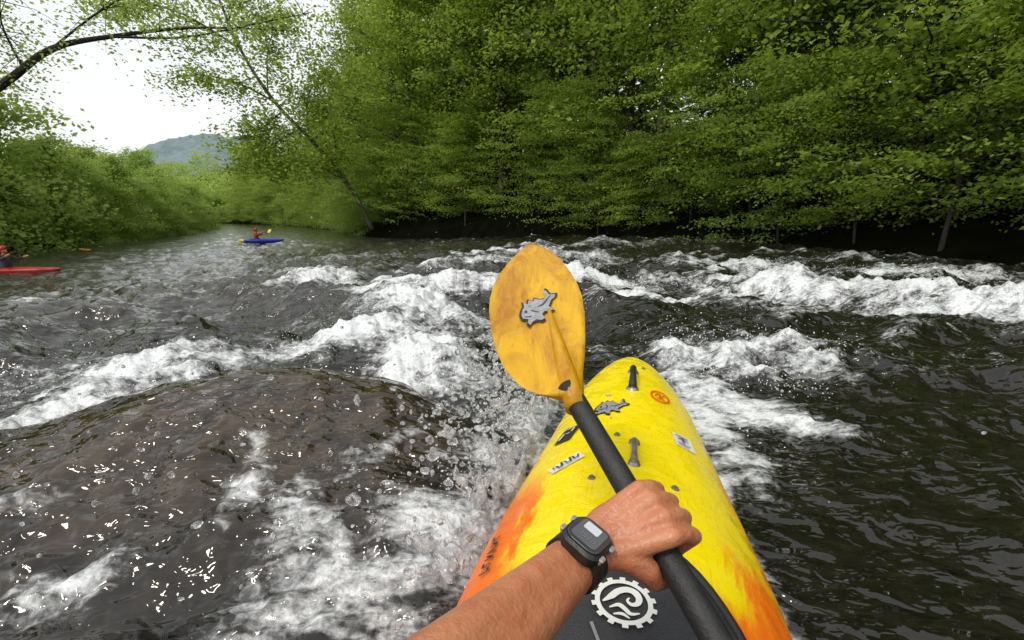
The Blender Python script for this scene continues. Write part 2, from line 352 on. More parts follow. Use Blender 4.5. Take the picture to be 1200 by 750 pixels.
for k,(p,nm) in enumerate(along(RS,2.6,1,42,100)):
    q=p+nm*rng.uniform(.2,1.0)
    put_tree('riverside_shrub',LFT[2],q[0],q[1],rng.uniform(.4,.8),rng.uniform(0,6.28),"low leafy shrub spilling over the far river edge","shrub","low shrubs at the far river edge",sink=.3)
for row,(off,jit,sp) in enumerate([(1.2,.8,3.2),(5.5,1.6,4.2)]):
    for k,(p,nm) in enumerate(along(LS,sp,-1,13,98)):
        q=p+nm*(off+rng.uniform(-jit,jit)); s=rng.uniform(.6,1.05)*(1+.12*row)
        if p[1]>25: s*=.74+.10*row
        else: s*=1.55
        if p[1]>50: s*=1.15
        put_tree('riverside_tree',LFT[rng.randrange(3)],q[0],q[1],s,rng.uniform(0,6.28),"bright yellow-green leafy tree on the low open bank","tree","light green trees on the open bank",sink=.3)
for k,(p,nm) in enumerate(along(LS,2.4,-1,28,98)):
    q=p+nm*rng.uniform(.0,.6)
    put_tree('riverside_shrub',LFT[2],q[0],q[1],rng.uniform(.3,.55),rng.uniform(0,6.28),"low leafy shrub at the open river edge","shrub","low shrubs on the open bank",sink=.3)
def woodland(name,pts,nper,hmin,hmax,L,mat,label,seed):
    rg=np.random.default_rng(seed); C=[];CR=[]
    for (x,y) in pts:
        g=float(ground_z(np.array([x]),np.array([y]))[0]); H=rg.uniform(hmin,hmax)
        for k in range(nper):
            f=rg.uniform(.03,1); r=2.8*math.sqrt(max(.08,1-(f*2-1)**2*.8)); a=rg.uniform(0,6.28)
            C.append((x+r*math.cos(a),y+r*math.sin(a),g+f*H)); CR.append(rg.uniform(0,1))
    me=leaves_mesh(name,C,CR,14,.9,.4,L,rg,.9); ob(name,me,mat,kind='stuff',label=label,category='woodland')
pts=[tuple(p+nm*o+np.array([rng.uniform(-1.5,1.5),rng.uniform(-1.5,1.5)])) for o in (17,22) for p,nm in along(RS,4.4,1,-6,80)]
woodland('hillside_woodland',pts,95,14,19,.65,MLD,"dense woodland climbing the hillside, shade painted into leaf colour",1)
pts=[tuple(p+nm*o+np.array([rng.uniform(-2,2),rng.uniform(-2,2)])) for o in (10,18) for p,nm in along(LS,6,-1,20,139)]+[tuple(p+nm*o) for o in (2,8) for p,nm in along(RS,5,1,92,139)]+[(x+rng.uniform(-3,3),y+rng.uniform(-3,3)) for x in range(-170,-60,7) for y in (128,140)]
woodland('valley_woodland',pts,60,4,6.5,.55,ML2,"pale green woodland at the bend of the river",2)

# hills
def hill(name,cx,cy,rx,ry,H,mat,label,seed):
    n=70; xs=np.linspace(-1,1,n); U,W=np.meshgrid(xs,xs); rr=np.clip(1-(U*U+W*W),0,1)
    X=cx+U*rx; Y=cy+W*ry; Z=H*rr**1.2*(1+.25*fbm(U*2+seed,W*2,4))-4+rr*H*.05*fbm(U*22,W*22,3)
    i=np.arange(n-1)[:,None]*n; j=np.arange(n-1)[None,:]; F=np.stack([i+j,i+j+1,i+n+j+1,i+n+j],-1).reshape(-1,4)
    ob(name,mesh_np(name,np.stack([X,Y,Z],-1).reshape(-1,3),F),mat,kind='structure',label=label)
t=NT('painted_haze_hill'); o=t.obj(); n=t.noise(o,.12,7,.7)
MH=t.done(t.prin(t.mix(t.mr(n,.35,.65),(.16,.22,.24),(.24,.31,.32)),.95,t.bump(n,.8,3.),Specular_IOR_Level=.1))  # distance haze painted into the blue-green base colour
hill('hill',-300,520,175,120,81,MH,"wooded hill beyond the river, blue haze painted into its colour",3)
hill('hill',-620,600,230,140,68,MH,"long wooded ridge, haze painted into its colour",8)

# leaning and overhanging trees (hand shaped)
def custom_tree(name,trunk,rads,limbs,per,L,label,seed,mat,sh=.5,sv=.2,bark=None):
    rg=np.random.default_rng(seed); base=Vector(trunk[0]); V=[];F=[];C=[];CR=[]
    def smooth(pts,k=4):
        pts=[Vector(p)-base for p in pts]; out=[]
        for i in range(len(pts)-1):
            p0=pts[max(i-1,0)];p1=pts[i];p2=pts[i+1];p3=pts[min(i+2,len(pts)-1)]
            for s in range(k):
                t=s/k; out.append(.5*((2*p1)+(p2-p0)*t+(2*p0-5*p1+4*p2-p3)*t*t+(3*p1-p0-3*p2+p3)*t**3))
        out.append(pts[-1]); return out
    def rr(a,n): return list(np.interp(np.linspace(0,1,n),np.linspace(0,1,len(a)),a))
    tp=smooth(trunk); tube(tp,rr(rads,len(tp)),9,V,F)
    for (pts,r,ntw,lf) in limbs:
        lp=smooth(pts); tube(lp,rr(r,len(lp)),6,V,F,False)
        for q in range(ntw):
            f=rg.uniform(.15,1); k=f*(len(lp)-1); i0=min(int(k),len(lp)-2); bp=lp[i0].lerp(lp[i0+1],k-i0)
            d=Vector(rg.normal(size=3)); d.z=d.z*.55-.1; d.normalize(); ln=rg.uniform(.5,1.7)*lf
            mid=bp+d*ln*.5+Vector((0,0,.08)); tip=bp+d*ln+Vector((0,0,-.1*ln))
            tube([bp,mid,tip],[r[-1]*.8+.006,.008,.004],4,V,F,False)
            for c in range(3):
                ff=.4+.3*c; cc=bp.lerp(tip,ff)+Vector(rg.normal(size=3)*.15*ln); C.append(tuple(cc)); CR.append(rg.uniform(0,1))
    e=empty(name,base,0,label,'tree'); 
    ob('trunk',mesh_pd('trunk',V,F),bark or MB,e); ob('crown',leaves_mesh('crown',C,CR,per,sh,sv,L,rg,.8),mat,e)
t=NT('grey_bark'); o=t.obj((3,3,.7)); n=t.noise(o,4,8,.7)
MB3=t.done(t.prin(t.mix(t.mr(n,.3,.7),(.035,.028,.02),(.12,.10,.075)),.85,t.bump(n,.9,.06)))
custom_tree('leaning_tree',[(-10.6,36.2,-.2),(-11.7,36.0,2.4),(-13.9,35.6,5.6),(-16.6,35.4,8.6),(-18.6,35.4,12.0),(-19.8,35.4,15.5),(-21.2,35.4,18.5)],[.20,.17,.14,.12,.10,.075,.04],
 [([(-16.6,35.4,8.6),(-19.0,35.4,9.8),(-21.5,35.2,10.3),(-23.5,35.0,10.0)],[.08,.06,.04,.02],34,1.2),
  ([(-18.6,35.4,12.0),(-22,35.2,14),(-25,35,14.6),(-27.5,35,14.2)],[.08,.06,.04,.02],40,1.3),
  ([(-19.2,35.4,13.6),(-18,35.2,15.5),(-16.2,35,17.4)],[.07,.05,.02],48,1.6),
  ([(-19.8,35.4,15.5),(-23,35.4,17.4),(-26,35,18.6)],[.07,.05,.02],38,1.3),
  ([(-14.5,35.6,6.3),(-14.2,35.2,8.8),(-12.8,35,10.6)],[.07,.05,.02],44,1.5),
  ([(-16.0,35.2,8.0),(-17.4,34.8,6.8),(-19,34.6,6.0)],[.05,.04,.02],42,1.3),
  ([(-12.4,35.8,3.4),(-14.5,35.0,4.6),(-17,34.8,4.2)],[.05,.04,.02],44,1.2),
  ([(-12.8,35.6,4.2),(-12.4,34.8,6.2),(-13.0,34.6,8.0)],[.05,.04,.02],40,1.2),
  ([(-15.0,35.5,6.9),(-17,34.8,5.6),(-19.5,34.6,4.2)],[.05,.04,.02],38,1.2),
  ([(-17.0,35.4,9.4),(-16.4,34.9,12),(-15,34.8,14)],[.05,.04,.02],50,1.6),
  ([(-21,35.4,18.0),(-20,35.4,20),(-18,35,22)],[.05,.04,.02],30,1.4)],16,.25,"slender dark tree leaning out over the river with sparse leaves",5,ML,.5,.3,MB3)
custom_tree('overhanging_tree',[(-23.2,15.2,-.5),(-22.2,15.6,1.2),(-19.6,16.0,3.1),(-16.4,16.3,4.95),(-14.7,16.5,6.1),(-12.8,16.6,6.5),(-10.1,16.6,6.75),(-6.9,16.4,6.6)],[.26,.22,.17,.12,.095,.065,.04,.012],
 [([(-12.8,16.6,6.5),(-10.5,16.4,6.4),(-8.4,16,6.55),(-6.0,15.8,6.9)],[.04,.03,.02,.01],44,.9),
  ([(-14.7,16.5,6.1),(-12.6,16.3,7.2),(-10.6,16.2,7.9),(-8.4,16,8.2)],[.04,.03,.02,.01],50,1.0),
  ([(-15.6,16.4,5.5),(-15.8,16.2,6.8),(-15.2,16,8.2)],[.04,.025,.012],34,1.0),
  ([(-16.4,16.3,5.0),(-14.6,15.6,5.4),(-12.8,15.2,5.9)],[.025,.015,.006],3,.6),
  ([(-19.6,16,3.1),(-20.0,16,5.6),(-18.8,16,8),(-17.4,16,9)],[.08,.06,.04,.02],40,1.1)],12,.13,"bare curved limb reaching out over the river with small leaves",6,ML2,.3,.2)

# ------------------------------------------------------------ kayaks
HS=np.array([-.95,-.88,-.7,-.4,0,.5,.87,1.107,1.425,1.75,1.95,2.1,2.2,2.27,2.31,2.325])
HW=np.array([.01,.08,.16,.245,.295,.312,.305,.285,.256,.225,.19,.152,.115,.075,.035,.008])
HD=np.array([.27,.29,.31,.33,.37,.40,.395,.388,.378,.366,.355,.342,.33,.315,.30,.285])
HE=np.array([.25,.24,.235,.235,.24,.245,.25,.25,.25,.255,.26,.265,.27,.275,.28,.282])
HB=np.array([.2,.12,.04,-.05,-.09,-.1,-.1,-.09,-.07,-.02,.03,.08,.13,.18,.235,.275])
def hi(a,s): return np.interp(s,HS,a)
def deck(s,w_):
    q=min(1,abs(w_)/max(1e-4,float(hi(HW,s)))); E=float(hi(HE,s)); D=float(hi(HD,s))
    return E+(D-E)*(1-q**2.4)**.8
def hull_mesh(name):
    ss=[]
    for a,b in zip(HS[:-1],HS[1:]):
        k=max(1,int((b-a)/.03)); ss+=list(np.linspace(a,b,k,endpoint=False))
    ss.append(HS[-1]); ss=np.array(ss); m=28; V=[];S=[];Q=[];SD=[]
    ker=np.array([1,2,3,2,1.])/9
    W_=np.convolve(np.pad(hi(HW,ss),2,'edge'),ker,'valid')
    for s,W in zip(ss,W_):
        D,E,B=float(hi(HD,s)),float(hi(HE,s)),float(hi(HB,s))
        for k in range(2*m):
            th=math.pi*k/m
            q=math.cos(th); aq=abs(q)
            q2=math.copysign(aq**.85,q); aq=abs(q2)
            if k<=m: z=E+(D-E)*(1-aq**2.4)**.8
            else: z=E-(E-B)*(1-aq**3)**.55
            V.append((q2*W,s,z)); S.append(s); Q.append(aq if k<=m else 1+ (E-z)); SD.append(q2)
    n=len(ss); F=[]
    for i in range(n-1):
        for k in range(2*m):
            a=i*2*m+k; b=i*2*m+(k+1)%(2*m); F.append((a,b,b+2*m,a+2*m))
    F.append(tuple(range(2*m))); F.append(tuple((n-1)*2*m+k for k in range(2*m))[::-1])
    me=mesh_pd(name,V,F); add_attr(me,'along',S); add_attr(me,'across',Q); add_attr(me,'side',SD); return me
t=NT('yellow_orange_plastic'); o=t.obj(); st=t.noise(t.obj((7,1.6,4)),3,6,.7,.6); n=t.noise(o,40,5,.7)
s_=t.attr('along'); q_=t.attr('across'); sd_=t.attr('side')
sn=t.math('SUBTRACT',st,.5)
edge=t.mr(t.math('ADD',q_,t.math('MULTIPLY',sn,.7)),.86,1.0)
f1=t.math('MULTIPLY',edge,t.mr(s_,1.9,1.1,.0,.85),clamp=True)
bq=t.math('ADD',q_,t.math('MULTIPLY',sn,.8))
b0_=t.math('ADD',s_,t.math('MULTIPLY',sn,.35))
bs_=t.math('ADD',b0_,t.math('MULTIPLY',sd_,.12))
f2=t.math('MULTIPLY',t.mr(bs_,1.06,.88,0,1,True),t.mr(bq,.62,.74,0,1,True),clamp=True)
c=t.mix(t.math('MAXIMUM',f1,f2),(.95,.76,.004),(.92,.18,.005))
c=t.mix(t.mr(b0_,.76,.66,0,1,True),c,(.92,.16,.005))
c=t.mix(t.math('MULTIPLY',t.mr(n,.56,.75),.25),c,(.85,.48,.01))
scr=t.noise(t.obj((38,4,10)),4,6,.7)
c=t.mix(t.math('MULTIPLY',t.math('MULTIPLY',t.mr(scr,.56,.66),t.mr(s_,1.9,.9,.2,1)),.6),c,(.88,.34,.01))
scr2=t.noise(t.obj((60,9,10)),3,5,.75)
c=t.mix(t.math('MULTIPLY',t.math('MULTIPLY',t.mr(scr2,.60,.68),t.mr(q_,.3,.9)),.6),c,(.22,.10,.03))
wet=t.noise(o,16,4,.6,.6)
rg_=t.mr(wet,.45,.6,.42,.10)
MK=t.done(t.prin(c,rg_,t.bump(t.math('ADD',t.noise(o,5,3,.5),t.math('ADD',t.math('MULTIPLY',n,.08),t.math('MULTIPLY',t.mr(wet,.45,.6),.08))),.30,.03),Specular_IOR_Level=.5))
MBlk=simple('black_rubber',(.015,.015,.016),.45,.2,30,.003,80)
MGr=simple('grey_fitting',(.16,.15,.14),.35,.25,40)
MMet=simple('steel',(.35,.34,.32),.3,.2,60,Metallic=.8)
MWh=simple('white_vinyl',(.75,.75,.72),.4,.06,40)
MGy=simple('grey_vinyl',(.22,.22,.24),.4,.25,90)
MRd=simple('red_vinyl',(.78,.04,.010),.4,.1,40)
KR=-math.radians(14.8)
kayak=empty('kayak',(KO[0],KO[1],0),KR,"yellow whitewater kayak with orange sides and stickers plunging through rapids","kayak")
hull=ob('hull',hull_mesh('hull'),MK,kayak)
def rot2(p,a): return (p[0]*math.cos(a)-p[1]*math.sin(a),p[0]*math.sin(a)+p[1]*math.cos(a))
def stroke(pts,wd,V,F,closed=False):
    n=len(pts); b=len(V)
    for i in range(n):
        wi=wd[i] if hasattr(wd,'__len__') else wd
        a=pts[(i-1)%n] if (closed or i>0) else pts[i]; c=pts[(i+1)%n] if (closed or i<n-1) else pts[i]
        dx,dy=c[0]-a[0],c[1]-a[1]; L=math.hypot(dx,dy) or 1; nx,ny=-dy/L*wi/2,dx/L*wi/2
        V.append((pts[i][0]+nx,pts[i][1]+ny)); V.append((pts[i][0]-nx,pts[i][1]-ny))
    for i in range(n if closed else n-1):
        k=(i+1)%n; F.append((b+2*i,b+2*i+1,b+2*k+1,b+2*k))
def fan(pts,V,F):
    b=len(V); V.extend(pts); F.append(tuple(range(b,b+len(pts))))
def rectp(cx,cy,a,b): return [(cx-a/2,cy-b/2),(cx+a/2,cy-b/2),(cx+a/2,cy+b/2),(cx-a/2,cy+b/2)]
def disc(cx,cy,r,n=28): return [(cx+r*math.cos(2*math.pi*k/n),cy+r*math.sin(2*math.pi*k/n)) for k in range(n)]
def decal(name,V2,F,mat,parent,c,ang,surf,off,label=None,stretch=1.):
    V=[]
    for p in V2:
        q=rot2(p,ang); V.append(surf(c[0]+q[0],c[1]+q[1]*stretch,off))
    me=bpy.data.meshes.new(name); bm=bmesh.new(); vs=[bm.verts.new(v) for v in V]
    for f in F:
        try: bm.faces.new([vs[i] for i in f])
        except ValueError: pass
    bmesh.ops.triangulate(bm,faces=bm.faces[:]); bm.to_mesh(me); bm.free()
    o_=ob(name,me,mat,parent)
    if label: o_['label']=label
    return o_
dk=lambda w_,s,off: (w_,s,deck(s,w_)+off)
FISH=[(-.50,-.06),(-.46,.08),(-.36,.19),(-.27,.25),(-.22,.37),(-.14,.28),(-.05,.38),(.02,.27),(.10,.33),(.16,.21),(.27,.13),(.34,.17),(.42,.38),(.47,.33),(.46,.17),(.60,.10),(.52,.02),(.40,.0),(.30,-.08),(.22,-.14),(.25,-.30),(.14,-.28),(.05,-.20),(-.04,-.22),(-.06,-.38),(-.15,-.36),(-.22,-.25),(-.34,-.25),(-.44,-.31),(-.46,-.21),(-.38,-.13)]
MGy2=simple('silver_vinyl',(.30,.30,.32),.35,.3,120)
def fish(parent,c,ang,sc,surf,off,stretch=1.):
    V=[];F=[]; fan([(x*sc*1.10,y*sc*1.13) for x,y in FISH],V,F)
    decal('fish_emblem_backing',V,F,MBlk,parent,c,ang,surf,off,"dark outline of a leaping fish emblem",stretch)
    V=[];F=[]; fan([(x*sc*.97,y*sc*.96) for x,y in FISH],V,F)
    decal('fish_emblem',V,F,MGy2,parent,c,ang,surf,off+.0012,"grey leaping fish emblem sticker",stretch)
    V=[];F=[]
    stroke([(-.42*sc,-.02*sc),(-.30*sc,-.10*sc),(-.18*sc,-.04*sc)],[.01*sc,.03*sc,.01*sc],V,F)
    stroke([(-.16*sc,.20*sc),(-.10*sc,.05*sc),(-.16*sc,-.14*sc)],[.012*sc,.034*sc,.012*sc],V,F)
    stroke([(-.02*sc,.04*sc),(.14*sc,.0),(.26*sc,.04*sc),(.44*sc,.12*sc)],[.012*sc,.03*sc,.026*sc,.01*sc],V,F)
    fan(disc(-.31*sc,.08*sc,.038*sc,10),V,F)
    decal('fish_emblem_line',V,F,MBlk,parent,c,ang,surf,off+.0024,None,stretch)
fish(kayak,(-.060,1.485),.2,.10,dk,.003,1.65)
V=[];F=[]; stroke(disc(0,0,.031,32),.006,V,F,True)
stroke([(-.018,-.004),(-.008,.014),(.006,.002),(.016,.012)],.006,V,F); stroke([(-.012,-.014),(.004,-.010),(.016,-.016)],.006,V,F); stroke([(.0,.016),(.0,-.008)],.005,V,F)
decal('round_sticker',V,F,MRd,kayak,(.105,1.66),0,dk,.005,"thin red ring emblem on yellow deck",1.7)
V=[];F=[]; fan(rectp(0,0,.056,.084),V,F); decal('white_sticker',V,F,MWh,kayak,(.157,1.335),.1,dk,.004,"white rectangular sticker with dark symbol")
V=[];F=[]; stroke([(0,-.012),(0,.02)],.007,V,F); stroke([(-.015,.004),(0,.014),(.015,.004)],.005,V,F); stroke([(-.018,.026),(.018,.026)],.005,V,F)
for k in range(3): stroke([(-.018,-.019-.007*k),(.018-.004*k,-.019-.007*k)],.0028,V,F)
decal('white_sticker_mark',V,F,simple('violet_ink',(.12,.06,.16),.4),kayak,(.157,1.335),.1,dk,.0055)
V=[];F=[]; fan([(-.030,-.05),(.016,-.05),(.030,.05),(-.016,.05)],V,F); decal('black_sticker',V,F,MBlk,kayak,(-.178,1.315),-.1,dk,.006,"narrow slanted black sticker with white angular mark")
V=[];F=[]; stroke([(-.016,.036),(.014,.036),(.010,.010)],.006,V,F); stroke([(-.018,-.034),(-.012,.004),(.006,.0)],.006,V,F)
decal('black_sticker_mark',V,F,MWh,kayak,(-.178,1.315),-.1,dk,.0075)
V=[];F=[]; fan([(-.052,-.018),(.046,-.018),(.054,.018),(-.044,.018)],V,F); decal('lettering_sticker',V,F,MWh,kayak,(-.153,1.11),.75,dk,.005,"white strip sticker with black lettering")
V=[];F=[]
sq=[(-.040,-.006),(-.034,.010),(-.026,.004),(-.028,-.010),(-.016,-.006),(-.008,.010),(.0,.004),(-.002,-.010),(.010,-.008),(.018,.010),(.026,.006),(.022,-.006),(.034,-.006),(.044,.008)]
stroke(sq,list(np.interp(np.linspace(0,1,len(sq)),[0,.2,.5,.8,1],[.002,.007,.005,.007,.003])),V,F)
decal('lettering_sticker_mark',V,F,MBlk,kayak,(-.153,1.11),.75,dk,.0068)
V=[];F=[]
for k in range(6):
    y=-.06+.022*k; stroke([(-.009,y),(.009,y)],.005,V,F); stroke([(-.008 if k%2 else .008,y),(-.008 if k%3 else .007,y+.013)],.005,V,F)
decal('side_lettering',V,F,MBlk,kayak,(-.262,.80),0.05,dk,.007,"small black vertical lettering along the deck edge")
def lathe_disc(name,c,r,h,mat,parent):
    bm=bmesh.new(); bmesh.ops.create_cone(bm,cap_ends=True,segments=20,radius1=r,radius2=r*.75,depth=h,matrix=Matrix.Translation((c[0],c[1],deck(c[1],c[0])+h/2-.001)))
    bmesh.ops.create_cone(bm,cap_ends=True,segments=6,radius1=r*.45,radius2=r*.4,depth=h*.6,matrix=Matrix.Translation((c[0],c[1],deck(c[1],c[0])+h*1.2)))
    me=bpy.data.meshes.new(name); bm.to_mesh(me); bm.free(); return ob(name,me,mat,parent)
for c_ in ((-.078,1.02),(.111,1.035),(-.03,1.27),(.05,2.0)): lathe_disc('deck_bolt',c_,.010,.005,MGr,kayak)
def fitting(name,c,L,wd,h,mat,parent,arch):
    V=[];F=[]; x0,s0=c; n=14; pts=[];rd=[]
    for k in range(n+1):
        f=k/n; s=s0-L/2+L*f; z=deck(s,x0)+ .004+arch*math.sin(math.pi*f)**.6; pts.append((x0,s,z)); rd.append(wd*(1-.35*math.sin(math.pi*f)))
    tube(pts,rd,10,V,F)
    me=mesh_pd(name,V,F); o_=ob(name,me,mat,parent)
    for e in (-1,1): lathe_disc(name+'_bolt',(x0,s0+e*L/2),wd*1.5,.01,MMet,o_)
    return o_
fitting('grab_handle',(.008,1.80),.22,.016,.03,MBlk,kayak,.04)
fitting('deck_fitting',(.018,1.168),.12,.011,.01,MGr,kayak,.010)
# spray skirt
def skz(w_,s): return deck(s,w_)+.016
V=[];F=[]; n=72; m=22; sc_,sl_,sw_=.18,.62,.24
def oval(rho,a):
    cx=math.cos(a); sy=math.sin(a)
    k=(1-.16*max(0,sy)) if cx<0 else 1.
    e=.86 if cx>0 else 1.0
    return sw_*k*rho*math.copysign(abs(cx)**e,cx)+.012*rho*max(0,sy), sc_+(sl_ if sy>0 else .55)*rho*math.copysign(abs(sy)**.95,sy)
for i in range(m+1):
    rho=i/m
    for k in range(n):
        wv,s=oval(rho,2*math.pi*k/n)
        z=skz(wv,s)-(.010 if i==m else 0)
        dd=math.hypot(wv/.17,(s+.14)/.15); z+=.16*math.exp(-max(0,dd-.9)**2*6)
        z+=.0026*math.sin(s*60+wv*25)*math.sin(math.pi*rho)
        V.append((wv,s,z))
F=[(i*n+k,i*n+(k+1)%n,(i+1)*n+(k+1)%n,(i+1)*n+k) for i in range(m) for k in range(n)]
MSk=simple('neoprene',(.035,.035,.040),.6,.2,25,.004,300)
sk=ob('spray_skirt',mesh_pd('spray_skirt',V,F),MSk,kayak)
V=[];F=[]; pts=[]
for k in range(n+1):
    wv,s=oval(1.01,2*math.pi*k/n); pts.append((wv,s,deck(s,wv)+.006))
tube(pts,[.009]*len(pts),8,V,F,False); ob('skirt_rim',mesh_pd('skirt_rim',V,F),MBlk,sk)
surf=lambda w_,s,off:(w_,s,skz(w_,s)+off)
V=[];F=[]
stroke(disc(0,0,.040,48),.0075,V,F,True)
for k in range(14):
    a=2*math.pi*k/14; fan([rot2(p,a) for p in rectp(.046,0,.007,.009)],V,F)
# breaking wave: long swept crest with an inward curl and a second low crest
wv1=[(-.030,-.012),(-.020,.002),(-.012,.016),(.000,.025),(.013,.024),(.021,.014),(.020,.003),(.012,-.002),(.005,.003),(.007,.010)]
def sm2(pts,k=5):
    out=[]
    for i in range(len(pts)-1):
        p0=pts[max(i-1,0)];p1=pts[i];p2=pts[i+1];p3=pts[min(i+2,len(pts)-1)]
        for s in range(k):
            t_=s/k; out.append(tuple(.5*((2*p1[q])+(p2[q]-p0[q])*t_+(2*p0[q]-5*p1[q]+4*p2[q]-p3[q])*t_*t_+(3*p1[q]-p0[q]-3*p2[q]+p3[q])*t_**3) for q in (0,1)))
    return out+[pts[-1]]
a_=sm2(wv1); stroke(a_,list(np.interp(np.linspace(0,1,len(a_)),[0,.12,.45,.8,1],[.002,.011,.012,.006,.002])),V,F)
a_=sm2([(-.018,-.020),(-.006,-.010),(.004,-.014),(.014,-.020),(.026,-.014)]); stroke(a_,list(np.interp(np.linspace(0,1,len(a_)),[0,.3,.7,1],[.002,.008,.007,.002])),V,F)
a_=sm2([(-.010,-.030),(.002,-.025),(.014,-.029)]); stroke(a_,list(np.interp(np.linspace(0,1,len(a_)),[0,.5,1],[.002,.006,.002])),V,F)
decal('skirt_emblem',V,F,MWh,sk,(.006,.63),-.15,surf,.005,"white toothed ring emblem with curling wave")
V=[];F=[]; stroke([(-.045,-.05),(-.03,-.085),(-.032,-.12)],.005,V,F); stroke([(-.17,-.02),(-.13,.02),(-.09,.04)],.003,V,F)
decal('skirt_piping',V,F,MGy,sk,(.006,.63),0,surf,.005)
V=[];F=[]; tube([(.03,.76,.42),(.035,.80,.44),(.0,.83,.43),(-.03,.80,.42),(-.02,.76,.42)],[.006]*5,6,V,F); ob('pull_loop',mesh_pd('pull_loop',V,F),MBlk,sk)

# ------------------------------------------------------------ paddle
d=Vector((.344,-.819,-.456)).normalized()
N=Vector((.085,.610,.752)); G=Vector((.149,.459,.668))+d*.004; T=Vector((.036,1.014,.950))
paddle=empty('paddle',N,0,"black shafted kayak paddle with scuffed amber yellow blades","paddle")
MSh=simple('carbon_shaft',(.020,.020,.020),.5,.3,60,.002,300)
t=NT('amber_blade'); o=t.obj(); n=t.noise(t.obj((3,1,1)),7,7,.7,.7); sc2=t.noise(o,45,5,.7); sc3=t.noise(t.obj((30,5,5)),4,5,.7)
c=t.mix(t.mr(n,.38,.62),(.50,.20,.002),(.83,.49,.004)); c=t.mix(t.math('MULTIPLY',t.mr(sc2,.56,.72),.4),c,(.78,.52,.12))
c=t.mix(t.math('MULTIPLY',t.mr(sc3,.58,.70),.5),c,(.35,.14,.01))
bl=t.prin(c,t.mr(n,.3,.7,.15,.45),t.bump(t.math('ADD',sc2,n),.3,.01),Specular_IOR_Level=.5)
tl=t.n('ShaderNodeBsdfTranslucent'); tl.inputs['Color'].default_value=(.9,.5,.02,1)
ms=t.n('ShaderNodeMixShader'); ms.inputs[0].default_value=.18; t.l(bl,ms.inputs[1]); t.l(tl.outputs[0],ms.inputs[2])
MBl=t.done(ms.outputs[0])
V=[];F=[]
pts=[d*(1.12*k/24-.02) for k in range(25)]; tube(pts,[.0145]*25,20,V,F); ob('shaft',mesh_pd('shaft',V,F),MSh,paddle)
PT=[(0,-.015,.015),(.03,-.045,.018),(.06,-.062,.020),(.093,-.073,.023),(.17,-.089,.034),(.259,-.098,.044),(.38,-.103,.056),(.511,-.103,.064),(.60,-.098,.064),(.694,-.088,.060),(.79,-.070,.053),(.869,-.050,.043),(.93,-.032,.032),(.97,-.018,.020),(1,-.004,.006)]
def blade(name,n0,a,wv,nb,mat,L=.453,wf=1.):
    V=[];F=[]; m=16; ts=np.linspace(0,1,44)**.9; ar=np.array(PT)
    for side in (1,-1):
        for t_ in ts:
            l=float(np.interp(t_,ar[:,0],ar[:,1])); r=float(np.interp(t_,ar[:,0],ar[:,2]))
            for k in range(m+1):
                x=l+(r-l)*k/m; q=abs(2*k/m-1); th=.0035*(1-q**4)+.012*math.exp(-(x/.016)**2)*max(0,1-t_*1.25)
                cup=-.016*(1-q*q)*math.sin(math.pi*min(1,t_*1.05))-.03*(t_-.0)**2*.6
                V.append(n0+a*(t_*L)+wv*(x*wf)+nb*(cup+side*th))
    n=len(ts)*(m+1)
    for i in range(len(ts)-1):
        for k in range(m):
            a_=i*(m+1)+k; F.append((a_,a_+1,a_+m+2,a_+m+1)); F.append((n+a_,n+a_+m+1,n+a_+m+2,n+a_+1))
    rim=[i*(m+1) for i in range(len(ts))]+[(len(ts)-1)*(m+1)+k for k in range(1,m+1)]+[i*(m+1)+m for i in range(len(ts)-2,-1,-1)]+[k for k in range(m-1,0,-1)]
    for i in range(len(rim)):
        a_,b_=rim[i],rim[(i+1)%len(rim)]; F.append((a_,b_,n+b_,n+a_))
    me=mesh_pd(name,V,F); return ob(name,me,mat,paddle)
ba=(T-N).normalized(); bw=Vector((.986,.037,.163)); bw=(bw-ba*bw.dot(ba)).normalized(); bn=bw.cross(ba); 
if bn.z<0: bn=-bn
b1=blade('blade',Vector((0,0,0)),ba,bw,bn,MBl)
b2w=Vector((.3,.25,-.2)); b2w=(b2w-d*b2w.dot(d)).normalized(); blade('blade',d*1.08,d,b2w,b2w.cross(d),MBl)
V=[];F=[]; tube([ba*-.02-d*.0,ba*.03,ba*.10,ba*.20],[.0155,.0155,.011,.003],14,V,F); ob('blade_socket',mesh_pd('blade_socket',V,F),MBl,paddle)
def bsurf(x,t_,off):
    ar=np.array(PT); tt=t_/.453; l=float(np.interp(tt,ar[:,0],ar[:,1])); r=float(np.interp(tt,ar[:,0],ar[:,2])); q=abs(2*(x-l)/(r-l)-1)
    cup=-.016*(1-q*q)*math.sin(math.pi*min(1,tt*1.05))-.03*tt*tt*.6; return ba*t_+bw*x+bn*(cup+.0035*(1-q**4)+.012*math.exp(-(x/.016)**2)*max(0,1-tt*1.25)+off)
fish(b1,(-.016,.222),.4,.072,bsurf,.003,1.35)

